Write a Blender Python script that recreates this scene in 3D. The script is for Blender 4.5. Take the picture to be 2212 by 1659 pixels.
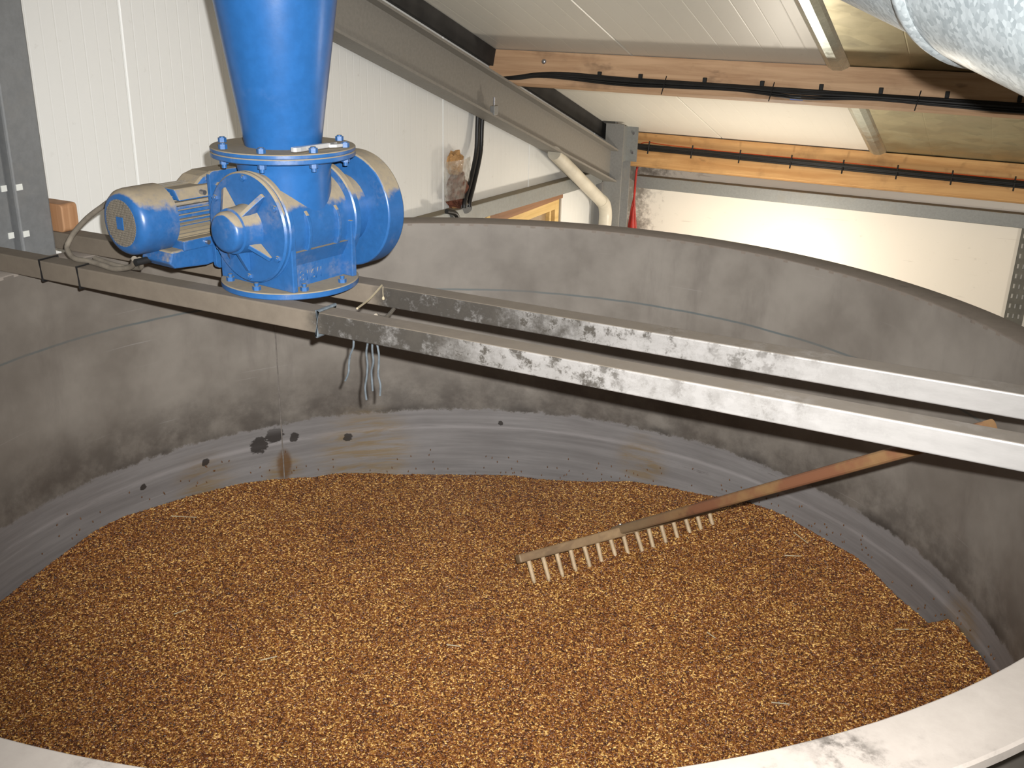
import bpy, bmesh, math, random
from mathutils import Vector, Matrix, noise as mnoise

# ------------------------------------------------------------------ clear
for o in list(bpy.data.objects):
    bpy.data.objects.remove(o)
scene = bpy.context.scene
COL = scene.collection
random.seed(7)
PI = math.pi

# ------------------------------------------------------------------ camera
CAM = Vector((1.0, -1.72977, 0.68578))
RIGHT = Vector((0.89187191, 0.45169737, 0.02310818))
UP = Vector((-0.18053166, 0.30868223, 0.93387558))
FWD = Vector((-0.41469606, 0.83706915, -0.35685068))
cd = bpy.data.cameras.new('camera')
cam = bpy.data.objects.new('camera', cd)
COL.objects.link(cam)
m = Matrix((RIGHT, UP, -FWD)).transposed().to_4x4()
m.translation = CAM
cam.matrix_world = m
cd.sensor_fit = 'HORIZONTAL'
cd.sensor_width = 36.0
cd.lens = 35.637
cd.clip_start = 0.02
scene.camera = cam

# ------------------------------------------------------------------ world, lights, exposure
w = bpy.data.worlds.new('world')
scene.world = w
w.use_nodes = True
w.node_tree.nodes['Background'].inputs[0].default_value = (0.80, 0.88, 1.0, 1)
w.node_tree.nodes['Background'].inputs[1].default_value = 0.6
vs = scene.view_settings
vs.view_transform = 'Standard'
vs.look = 'None'
vs.gamma = 1.0
vs.use_curve_mapping = False
vs.exposure = 0.0


def lamp(name, kind, loc, energy, color, radius=0.05):
    ld = bpy.data.lights.new(name, kind)
    ld.energy = energy
    ld.color = color
    if kind in ('POINT', 'SPOT'):
        ld.shadow_soft_size = radius
    o = bpy.data.objects.new(name, ld)
    o.location = loc
    COL.objects.link(o)
    return o


# the camera's own flash, a hand's breadth up and right of the lens
fl = lamp('camera_flash', 'SPOT', CAM + RIGHT * 0.034 + UP * 0.05, 590, (1.0, 0.985, 0.962), 0.010)
fl.data.spot_size = math.radians(88)
fl.data.spot_blend = 1.0
TILT = math.radians(4)                      # the flash head points a little above the lens axis
FF = FWD * math.cos(TILT) + UP * math.sin(TILT)
FU = UP * math.cos(TILT) - FWD * math.sin(TILT)
fl.matrix_world = Matrix((RIGHT, FU, -FF)).transposed().to_4x4()
fl.location = CAM + RIGHT * 0.034 + UP * 0.05
# work lamp burning on the lower level behind the tank
lamp('work_lamp', 'POINT', (-0.42, 4.30, -1.15), 54, (1.0, 0.90, 0.76), 0.10)
# unseen lamp added right of the view to brighten the eave wall
lamp('wall_fill', 'POINT', (2.7, 3.7, -0.60), 42, (1.0, 0.93, 0.84), 0.12)
# fill light added above and behind the camera for ambient light
rl = lamp('ambient_fill', 'AREA', (1.6, -2.6, 1.9), 16, (1.0, 0.93, 0.85))
rl.data.size = 1.2


# ------------------------------------------------------------------ material helpers
def C(r, g, b):
    def f(v):
        v /= 255.0
        return v / 12.92 if v <= 0.04045 else ((v + 0.055) / 1.055) ** 2.4
    return (f(r), f(g), f(b), 1.0)


class Mat:
    def __init__(s, name, rough=0.5, metal=0.0, spec=0.5):
        s.m = bpy.data.materials.new(name)
        s.m.use_nodes = True
        s.t = s.m.node_tree
        s.b = s.t.nodes['Principled BSDF']
        s.set('Roughness', rough)
        s.set('Metallic', metal)
        s.set('Specular IOR Level', spec)

    def set(s, k, v):
        i = s.b.inputs[k]
        if isinstance(v, bpy.types.NodeSocket):
            s.t.links.new(v, i)
        else:
            i.default_value = v
        return s

    def n(s, kind, ins=(), **props):
        nd = s.t.nodes.new(kind)
        for k, v in props.items():
            setattr(nd, k, v)
        for k, v in (ins.items() if isinstance(ins, dict) else enumerate(ins)):
            if isinstance(v, bpy.types.NodeSocket):
                s.t.links.new(v, nd.inputs[k])
            elif v is not None:
                nd.inputs[k].default_value = v
        return nd

    def pos(s):
        return s.n('ShaderNodeNewGeometry').outputs['Position']

    def normal(s):
        return s.n('ShaderNodeNewGeometry').outputs['Normal']

    def obj(s):
        return s.n('ShaderNodeTexCoord').outputs['Object']

    def sep(s, v):
        o = s.n('ShaderNodeSeparateXYZ', [v]).outputs
        return o[0], o[1], o[2]

    def comb(s, x, y, z):
        return s.n('ShaderNodeCombineXYZ', [x, y, z]).outputs[0]

    def mth(s, op, a, b=None, c=None, clamp=False):
        return s.n('ShaderNodeMath', [a, b, c], operation=op, use_clamp=clamp).outputs[0]

    def scale(s, v, xyz):
        return s.n('ShaderNodeVectorMath', [v, xyz], operation='MULTIPLY').outputs[0]

    def noise(s, v, sc, det=4.0, ro=0.6, dist=0.0):
        return s.n('ShaderNodeTexNoise', {'Vector': v, 'Scale': sc, 'Detail': det, 'Roughness': ro, 'Distortion': dist}).outputs[0]

    def vor(s, v, sc, out='Color'):
        return s.n('ShaderNodeTexVoronoi', {'Vector': v, 'Scale': sc}).outputs[out]

    def ss(s, x, a, b, lo=0.0, hi=1.0):
        return s.n('ShaderNodeMapRange', {'Value': x, 'From Min': a, 'From Max': b, 'To Min': lo, 'To Max': hi},
                   interpolation_type='SMOOTHSTEP').outputs[0]

    def mix(s, f, a, b, mode='MIX'):
        nd = s.n('ShaderNodeMix', data_type='RGBA', blend_type=mode)
        for i, v in ((0, f), (6, a), (7, b)):
            if isinstance(v, bpy.types.NodeSocket):
                s.t.links.new(v, nd.inputs[i])
            else:
                nd.inputs[i].default_value = v
        return nd.outputs[2]

    def ramp(s, f, stops):
        nd = s.n('ShaderNodeValToRGB', [f])
        e = nd.color_ramp.elements
        e[0].position, e[0].color = stops[0]
        e[1].position, e[1].color = stops[-1]
        for p, c in stops[1:-1]:
            x = e.new(p)
            x.color = c
        return nd.outputs[0]

    def bump(s, h, strength=0.3, dist=0.002):
        nd = s.n('ShaderNodeBump', {'Strength': strength, 'Distance': dist, 'Height': h})
        s.set('Normal', nd.outputs[0])
        return s

    def near(s, p, pt, r):
        d = s.n('ShaderNodeVectorMath', [p, pt], operation='DISTANCE').outputs['Value']
        return s.ss(d, 0.0, r, 1.0, 0.0)


def plain(name, col, rough=0.5, metal=0.0, var=0.18, sc=14.0, spec=0.5, bump=0.0):
    M = Mat(name, rough, metal, spec)
    p = M.obj()
    f = M.noise(p, sc, 5)
    dark = tuple(c * (1 - var * 1.6) for c in col[:3]) + (1,)
    light = tuple(min(1, c * (1 + var)) for c in col[:3]) + (1,)
    M.set('Base Color', M.ramp(f, [(0.3, dark), (0.7, light)]))
    if bump:
        M.bump(M.noise(p, sc * 4, 4), bump)
    return M.m


DUST = C(140, 127, 103)


def dusty(name, col, rough, metal, amount=0.55, dustcol=DUST, sc=9.0, wear=0.25):
    """paint or metal with settled dust on faces that look upward, patchy elsewhere"""
    M = Mat(name, rough, metal)
    p = M.pos()
    nz = M.sep(M.normal())[2]
    n1 = M.noise(p, sc, 6, 0.65)
    n2 = M.noise(p, sc * 7, 5, 0.7)
    up = M.ss(M.mth('ADD', nz, M.mth('MULTIPLY', M.mth('SUBTRACT', n1, 0.5), 1.1)), 0.36, 0.56)
    up = M.mth('MULTIPLY', up, M.ss(n2, 0.15, 0.5, 0.75, 1.0))
    patch = M.mth('MULTIPLY', M.ss(n1, 0.50, 0.72), M.ss(n2, 0.35, 0.6))
    f = M.mth('MAXIMUM', M.mth('MULTIPLY', up, amount + 0.35, clamp=True), M.mth('MULTIPLY', patch, wear), clamp=True)
    base = M.mix(M.ss(n2, 0.3, 0.7), tuple(c * 0.86 for c in col[:3]) + (1,), col)
    dcol = M.mix(n2, tuple(c * 0.78 for c in dustcol[:3]) + (1,), tuple(min(1, c * 1.15) for c in dustcol[:3]) + (1,))
    M.set('Base Color', M.mix(f, base, dcol))
    M.set('Roughness', M.ss(f, 0, 0.7, rough, 0.95))
    if metal:
        M.set('Metallic', M.ss(f, 0, 0.6, metal, 0.0))
    M.bump(n2, 0.12, 0.002)
    return M.m


# ---- machine and steel
BLUE = C(40, 88, 142)
blue = dusty('blue_paint', BLUE, 0.34, 0.0, 0.6, wear=0.30)
blue_clean = dusty('blue_paint_pipe', C(36, 88, 145), 0.30, 0.0, 0.1, wear=0.12, sc=5)
zinc = plain('zinc_plated', C(190, 190, 195), 0.28, 0.9)
chrome = plain('bright_steel', C(205, 205, 205), 0.3, 0.5, 0.1)


def make_beam_mat():
    M = Mat('stainless_beam', 0.34, 0.45)
    p = M.pos()
    x, y, z = M.sep(p)
    nz = M.sep(M.normal())[2]
    n1 = M.noise(p, 7.0, 7, 0.7)
    n2 = M.noise(M.scale(p, (14, 60, 60)), 1.0, 6, 0.7)
    n3 = M.noise(p, 26.0, 6, 0.75)
    steel = M.mix(n2, C(152, 149, 146), C(184, 181, 178))
    # settled grain dust towards the end where the machine stands
    xj = M.mth('ADD', x, M.mth('MULTIPLY', M.mth('SUBTRACT', n1, 0.5), 0.10))
    left = M.ss(xj, -0.33, -0.27, 1.0, 0.0)
    xs_ = M.mth('ADD', x, M.mth('MULTIPLY', M.mth('SUBTRACT', n1, 0.5), 0.9))
    smear = M.mth('MAXIMUM', M.mth('MULTIPLY', M.ss(xs_, 0.02, 0.42, 1.0, 0.0), M.ss(n3, 0.22, 0.50, 0.45, 1.0)),
                  M.mth('MULTIPLY', M.ss(xs_, 0.3, 0.95, 1.0, 0.0), M.ss(n3, 0.42, 0.62)))
    grime = M.mix(n3, C(30, 27, 24), C(70, 65, 58))
    dust = M.mix(n3, C(96, 87, 76), C(122, 112, 99))
    top = M.mth('MULTIPLY', M.ss(nz, 0.6, 0.9), M.ss(x, -0.3, 1.3, 1.0, 0.85))
    c = M.mix(M.mth('MULTIPLY', smear, 1.0, clamp=True), steel, grime)
    c = M.mix(M.mth('MAXIMUM', left, M.mth('MULTIPLY', top, M.ss(n1, 0.25, 0.5, 0.7, 1.0)), clamp=True), c, dust)
    M.set('Base Color', c)
    k = M.mth('MAXIMUM', M.mth('MAXIMUM', left, M.mth('MULTIPLY', smear, 0.8)), top, clamp=True)
    M.set('Metallic', M.ss(k, 0, 0.8, 0.45, 0.1))
    M.set('Roughness', M.ss(k, 0, 0.8, 0.36, 0.85))
    M.bump(n3, 0.10, 0.001)
    return M.m


beam_mat = make_beam_mat()


def make_tank_mat():
    M = Mat('tank_steel', 0.5, 0.25)
    p = M.pos()
    x, y, z = M.sep(p)
    th = M.mth('ARCTAN2', x, y)
    s = M.mth('MULTIPLY', th, 1.25)
    cyl = M.comb(s, z, 0.0)
    n1 = M.noise(cyl, 3.0, 6, 0.62)
    n2 = M.noise(M.scale(cyl, (9, 2.0, 1)), 1.0, 6, 0.7)       # vertical runs
    n3 = M.noise(M.scale(cyl, (1.6, 26.0, 1)), 1.0, 6, 0.7)    # marks round the wall
    n4 = M.noise(cyl, 30.0, 6, 0.75)
    upper = M.mix(M.ss(n1, 0.25, 0.75), C(107, 101, 94), C(133, 127, 119))
    upper = M.mix(M.mth('MULTIPLY', M.ss(n2, 0.5, 0.75), 0.35), upper, C(90, 83, 78))
    lower = M.mix(M.ss(n3, 0.25, 0.75), C(110, 107, 106), C(136, 133, 132))
    lower = M.mix(M.mth('MULTIPLY', M.ss(n3, 0.60, 0.72), M.ss(n4, 0.4, 0.65)), lower, C(72, 66, 64))
    zn = M.mth('ADD', z, M.mth('MULTIPLY', M.mth('SUBTRACT', n4, 0.5), 0.05))
    zn = M.mth('ADD', zn, M.mth('MULTIPLY', M.mth('SUBTRACT', n1, 0.5), 0.03))
    band = M.ss(zn, -0.655, -0.645)
    c = M.mix(band, lower, upper)
    # dirt tide mark just above the scraped band
    fade = M.mth('MULTIPLY', band, M.ss(z, -0.64, -0.40, 1.0, 0.0))
    n5 = M.noise(cyl, 8.0, 5, 0.6)
    soot = M.mth('MULTIPLY', fade, M.ss(M.mth('ADD', n5, M.mth('MULTIPLY', M.mth('SUBTRACT', n4, 0.5), 0.4)), 0.30, 0.66, 0.18, 0.68))
    c = M.mix(soot, c, C(52, 46, 42))
    edge = M.mth('MULTIPLY', M.mth('MULTIPLY', band, M.ss(zn, -0.645, -0.615, 1.0, 0.0)), M.ss(n1, 0.45, 0.62))
    c = M.mix(M.mth('MULTIPLY', edge, 0.75), c, C(44, 40, 37))
    # scrape line
    sl = M.mth('MULTIPLY', M.ss(M.mth('ABSOLUTE', M.mth('ADD', z, 0.715)), 0.0, 0.012, 1.0, 0.0), M.ss(n3, 0.35, 0.6))
    c = M.mix(M.mth('MULTIPLY', sl, 0.5), c, C(158, 154, 154))
    # blue chalk line
    tl = M.ss(M.mth('ABSOLUTE', M.mth('ADD', M.mth('ADD', z, 0.222), M.mth('MULTIPLY', M.mth('SUBTRACT', n1, 0.5), 0.012))), 0.0015, 0.0045, 1.0, 0.0)
    c = M.mix(M.mth('MULTIPLY', tl, M.ss(n1, 0.3, 0.6, 0.25, 0.65)), c, C(64, 82, 88))
    # yellow-brown wet stains by the heap
    wet = M.mth('MAXIMUM', M.near(p, (-0.86, 0.90, -0.80), 0.24), M.near(p, (-1.045, 0.69, -0.83), 0.10))
    wet = M.mth('MAXIMUM', wet, M.near(p, (0.02, 1.25, -0.76), 0.13))
    wet = M.mth('MAXIMUM', wet, M.near(p, (1.06, 0.66, -0.74), 0.12))
    wet = M.mth('MAXIMUM', wet, M.mth('MULTIPLY', M.near(p, (-1.17, 0.45, -0.80), 0.16), 0.7))
    n6 = M.noise(M.scale(cyl, (5.0, 34.0, 1)), 1.0, 6, 0.7, 1.0)
    wet = M.mth('MULTIPLY', M.ss(wet, 0.0, 0.7), M.ss(n6, 0.38, 0.66, 0.12, 1.0))
    c = M.mix(M.mth('MULTIPLY', wet, 0.62), c, C(124, 98, 42))
    rust = M.ss(M.mth('MULTIPLY', M.near(M.scale(p, (1, 1, 0.45)), (-1.045, 0.69, -0.36), 0.05), M.mth('ADD', n4, 0.4)), 0.25, 0.7)
    c = M.mix(M.mth('MULTIPLY', rust, 0.8), c, C(92, 62, 26))
    # dark crusts
    blob = None
    for pt, r in (((-1.085, 0.62, -0.71), 0.05), ((-1.055, 0.665, -0.685), 0.05), ((-1.165, 0.455, -0.722), 0.022),
                  ((-0.905, 0.862, -0.735), 0.026), ((-1.02, 0.72, -0.705), 0.03), ((-0.47, 1.157, -0.70), 0.015),
                  ((-1.225, 0.25, -0.735), 0.018), ((1.155, 0.475, -0.40), 0.02)):
        b = M.near(p, pt, r)
        blob = b if blob is None else M.mth('MAXIMUM', blob, b)
    n7 = M.noise(M.scale(cyl, (40.0, 75.0, 1)), 1.0, 6, 0.7)
    blob = M.ss(M.mth('ADD', blob, M.mth('MULTIPLY', M.mth('SUBTRACT', n7, 0.5), 1.5)), 0.30, 0.5)
    blob = M.mth('MULTIPLY', blob, M.ss(z, -0.69, -0.66, 1.0, 0.6))
    c = M.mix(M.mth('MULTIPLY', blob, 0.9), c, C(42, 37, 34))
    # scratches
    sc = M.noise(M.scale(cyl, (2.0, 90.0, 1)), 1.0, 3, 0.5)
    c = M.mix(M.mth('MULTIPLY', M.ss(sc, 0.68, 0.74), 0.25), c, C(165, 163, 161))
    M.set('Base Color', c)
    M.set('Roughness', M.ss(n1, 0.3, 0.7, 0.42, 0.62))
    M.set('Metallic', M.ss(band, 0, 1, 0.35, 0.15))
    M.bump(n4, 0.06, 0.001)
    return M.m


tank_mat = make_tank_mat()


def make_rim_mat():
    M = Mat('rim_steel', 0.6, 0.1)
    p = M.pos()
    n1 = M.noise(p, 4.0, 7, 0.7)
    n2 = M.noise(p, 28.0, 6, 0.75)
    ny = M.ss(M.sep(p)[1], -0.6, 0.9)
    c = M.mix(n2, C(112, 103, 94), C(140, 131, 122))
    c = M.mix(ny, M.mix(n2, C(146, 138, 130), C(172, 164, 156)), M.mix(n2, C(100, 91, 82), C(128, 118, 108)))   # far side dustier; near side's colour lightened for the strong flash there
    c = M.mix(M.mth('MULTIPLY', M.ss(n1, 0.52, 0.70), M.ss(n2, 0.40, 0.62)), c, C(80, 74, 68))
    M.set('Base Color', c)
    M.bump(n2, 0.1, 0.001)
    return M.m


rim_mat = make_rim_mat()


def panel_mat(name, c0, c1, mould=False, rough=0.42):
    M = Mat(name, rough)
    p = M.pos()
    n1 = M.noise(M.scale(p, (1, 1, 0.35)), 2.2, 6, 0.6)
    n2 = M.noise(p, 22.0, 5, 0.7)
    c = M.mix(n1, c0, c1)
    c = M.mix(M.mth('MULTIPLY', M.ss(n2, 0.62, 0.78), 0.22), c, C(150, 140, 125))
    if mould:
        x, y, z = M.sep(p)
        near = M.mth('MAXIMUM', M.ss(x, -1.52, -1.22, 1.0, 0.0),
                     M.mth('MULTIPLY', M.ss(x, -1.5, -0.9, 1.0, 0.0), M.ss(M.mth('ABSOLUTE', M.mth('ADD', z, 0.45)), 0.0, 0.09, 1.0, 0.0)))
        f = M.ss(M.mth('ADD', M.mth('MULTIPLY', near, 0.75), M.mth('MULTIPLY', M.mth('SUBTRACT', n2, 0.5), 1.6)), 0.22, 0.85)
        c = M.mix(M.mth('MULTIPLY', f, 0.75), c, C(84, 72, 60))
        scr = M.noise(M.scale(p, (3.0, 1.0, 30.0)), 1.0, 4, 0.5, 1.5)
        c = M.mix(M.mth('MULTIPLY', M.ss(scr, 0.68, 0.76), 0.3), c, C(150, 128, 108))
    M.set('Base Color', c)
    return M.m


wallA_mat = panel_mat('white_wall_panel', C(228, 228, 224), C(236, 236, 233))
ceil_mat = panel_mat('cream_roof_panel', C(224, 220, 208), C(233, 229, 219))
wallB_mat = panel_mat('cream_wall_panel', C(232, 225, 211), C(240, 233, 221), True)
grey_wall = panel_mat('grey_block_wall', C(150, 146, 138), C(168, 164, 156))
conc = plain('concrete_floor', C(120, 115, 108), 0.9, 0, 0.25, 3.0)


def galv(name, c0, c1, sc=42.0, rough=0.38, metal=0.85):
    M = Mat(name, rough, metal)
    p = M.pos()
    v = M.vor(p, sc)
    g = M.n('ShaderNodeSeparateColor', [v]).outputs[0]
    n1 = M.noise(p, 5.0, 6, 0.65)
    c = M.mix(g, c0, c1)
    c = M.mix(M.mth('MULTIPLY', M.ss(n1, 0.55, 0.8), 0.5), c, C(120, 112, 100))
    M.set('Base Color', c)
    M.set('Roughness', M.ss(n1, 0.3, 0.7, rough - 0.06, rough + 0.14))
    return M.m


galv_duct = galv('galvanised_duct', C(158, 168, 172), C(198, 207, 210), 150.0, 0.45, 0.5)
galv_sheet = galv('galvanised_sheet', C(158, 152, 124), C(176, 169, 138), 9.0, 0.42, 0.8)
galv_trim = galv('galvanised_trim', C(184, 192, 184), C(200, 207, 200), 90.0, 0.30, 0.9)
galv_steel = dusty('galvanised_steel', C(148, 148, 146), 0.55, 0.35, 0.55, wear=0.3)
rafter_mat = dusty('rafter_paint', C(138, 134, 127), 0.6, 0.15, 0.5, C(140, 130, 116), wear=0.3)
rail_mat = dusty('rail_galvanised', C(146, 148, 146), 0.5, 0.35, 0.5, wear=0.25)
col_mat = dusty('column_galvanised', C(128, 130, 131), 0.55, 0.2, 0.3, C(120, 114, 104), wear=0.3, sc=6)


def wood(name, c0, c1, axis=0, knots=True, rough=0.62):
    M = Mat(name, rough)
    p = M.pos()
    sc = [22.0, 22.0, 22.0]
    sc[axis] = 1.4
    g = M.noise(M.scale(p, tuple(sc)), 1.0, 6, 0.65, 0.6)
    n = M.noise(p, 3.0, 5, 0.6)
    c = M.mix(M.ss(g, 0.3, 0.7), c0, c1)
    dark = tuple(v * 0.38 for v in c0[:3]) + (1,)
    c = M.mix(M.mth('MULTIPLY', M.ss(n, 0.54, 0.72), 0.55), c, dark)
    if knots:
        k = M.noise(M.scale(p, (4.0, 9.0, 9.0)), 1.0, 4, 0.55)
        c = M.mix(M.mth('MULTIPLY', M.ss(k, 0.66, 0.74), 0.6), c, dark)
    M.set('Base Color', c)
    M.bump(g, 0.15, 0.002)
    return M.m


purlin_grey = wood('purlin_timber_grey', C(178, 140, 106), C(208, 172, 136))
purlin_gold = wood('purlin_timber_golden', C(186, 138, 84), C(212, 168, 112))
win_wood = wood('window_timber', C(212, 176, 108), C(232, 198, 132), 1, False)
brown_wood = wood('brown_timber', C(132, 92, 62), C(160, 116, 82), 1, False)
block_wood = wood('block_timber', C(150, 108, 74), C(182, 140, 104), 2)


def make_rake_wood():
    M = Mat('rake_timber', 0.55)
    p = M.obj()
    x, y, z = M.sep(p)
    # along the handle the wood turns from worn grey to orange varnish
    d = M.n('ShaderNodeVectorMath', [p, (0, 0, 0)], operation='DISTANCE').outputs['Value']
    g = M.noise(M.scale(p, (9, 9, 9)), 1.0, 6, 0.7, 1.2)
    o = M.mix(g, C(102, 75, 48), C(132, 103, 69))
    red = M.mix(M.ss(M.noise(p, 6.0, 4), 0.45, 0.62), o, C(108, 71, 50))
    grey = M.mix(g, C(100, 80, 58), C(132, 110, 82))
    c = M.mix(M.ss(d, 0.10, 0.40), grey, red)
    c = M.mix(M.mth('MULTIPLY', M.ss(M.noise(p, 14.0, 6, 0.7), 0.6, 0.75), 0.6), c, C(74, 54, 38))
    M.set('Base Color', c)
    M.bump(g, 0.1, 0.001)
    return M.m


rake_wood = make_rake_wood()
head_wood = wood('rake_head_timber', C(104, 82, 58), C(132, 108, 78), 1, False)
tooth_wood = plain('rake_tooth_timber', C(158, 136, 106), 0.6, 0, 0.14, 40)
black = plain('black_cable', C(26, 25, 25), 0.42, 0, 0.2)
grey_cable = plain('dusty_grey_cable', C(120, 112, 100), 0.8, 0, 0.2, 30)
rope = plain('blue_grey_twine', C(86, 94, 100), 0.85, 0, 0.25, 60, bump=0.4)
straw = plain('pale_straw', C(160, 148, 122), 0.7, 0, 0.15)
orange_wire = plain('orange_wire', C(206, 84, 36), 0.5)
red_wire = plain('red_wire', C(176, 44, 32), 0.5)
pvc = plain('cream_pvc', C(206, 200, 184), 0.4, 0, 0.1, 6)
foam = plain('tan_foam', C(184, 142, 92), 0.85, 0, 0.25, 30, bump=0.6)
fibre = plain('rust_brown_fibre', C(112, 66, 48), 0.9, 0, 0.45, 40, bump=0.9)
white_tab = plain('white_tab', C(224, 226, 220), 0.5, 0, 0.05)
grille = plain('dusty_grille', C(96, 86, 74), 0.95, 0, 0.35, 120, bump=0.6)
weld = plain('weld_bead', C(126, 120, 114), 0.5, 0.3, 0.2, 60)
rubber = plain('black_rubber', C(20, 20, 20), 0.7)


def make_film():
    M = Mat('clear_plastic_film', 0.12, 0, 0.6)
    p = M.obj()
    M.set('Base Color', C(226, 222, 210))
    M.set('Transmission Weight', 0.6)
    M.set('Alpha', M.ss(M.noise(p, 30, 4), 0.3, 0.7, 0.25, 0.7))
    M.bump(M.noise(p, 60, 4), 0.8, 0.004)
    return M.m


film = make_film()


def make_glass():
    M = Mat('window_glass', 0.06, 0, 0.6)
    p = M.pos()
    n = M.noise(p, 12, 5, 0.7)
    M.set('Base Color', M.mix(n, C(150, 122, 92), C(206, 182, 146)))
    M.set('Transmission Weight', 0.35)
    M.set('Roughness', M.ss(n, 0.3, 0.7, 0.08, 0.3))
    return M.m


glass = make_glass()


def make_grain_mats():
    M = Mat('barley_grain', 0.38, 0, 0.6)
    oi = M.n('ShaderNodeObjectInfo')
    r = oi.outputs['Random']
    p = M.pos()
    n = M.noise(p, 4.0, 2, 0.5)
    f = M.mth('ADD', r, M.mth('MULTIPLY', M.mth('SUBTRACT', n, 0.5), 0.25))
    c = M.ramp(f, [(0.0, C(46, 22, 9)), (0.22, C(88, 46, 16)), (0.5, C(116, 69, 25)), (0.8, C(147, 100, 42)), (1.0, C(206, 166, 96))])
    M.set('Base Color', c)
    B = Mat('barley_bed', 0.7, 0, 0.3)
    p = B.pos()
    v = B.vor(p, 190.0)
    g = B.n('ShaderNodeSeparateColor', [v]).outputs[0]
    B.set('Base Color', B.ramp(g, [(0.0, C(52, 28, 12)), (0.5, C(96, 54, 22)), (1.0, C(146, 92, 44))]))
    B.bump(B.vor(p, 190.0, 'Distance'), 0.8, 0.004)
    return M.m, B.m


grain_mat, bed_mat = make_grain_mats()
stray_mat = plain('stray_barley', C(92, 60, 30), 0.5, 0, 0.3, 200)


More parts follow.
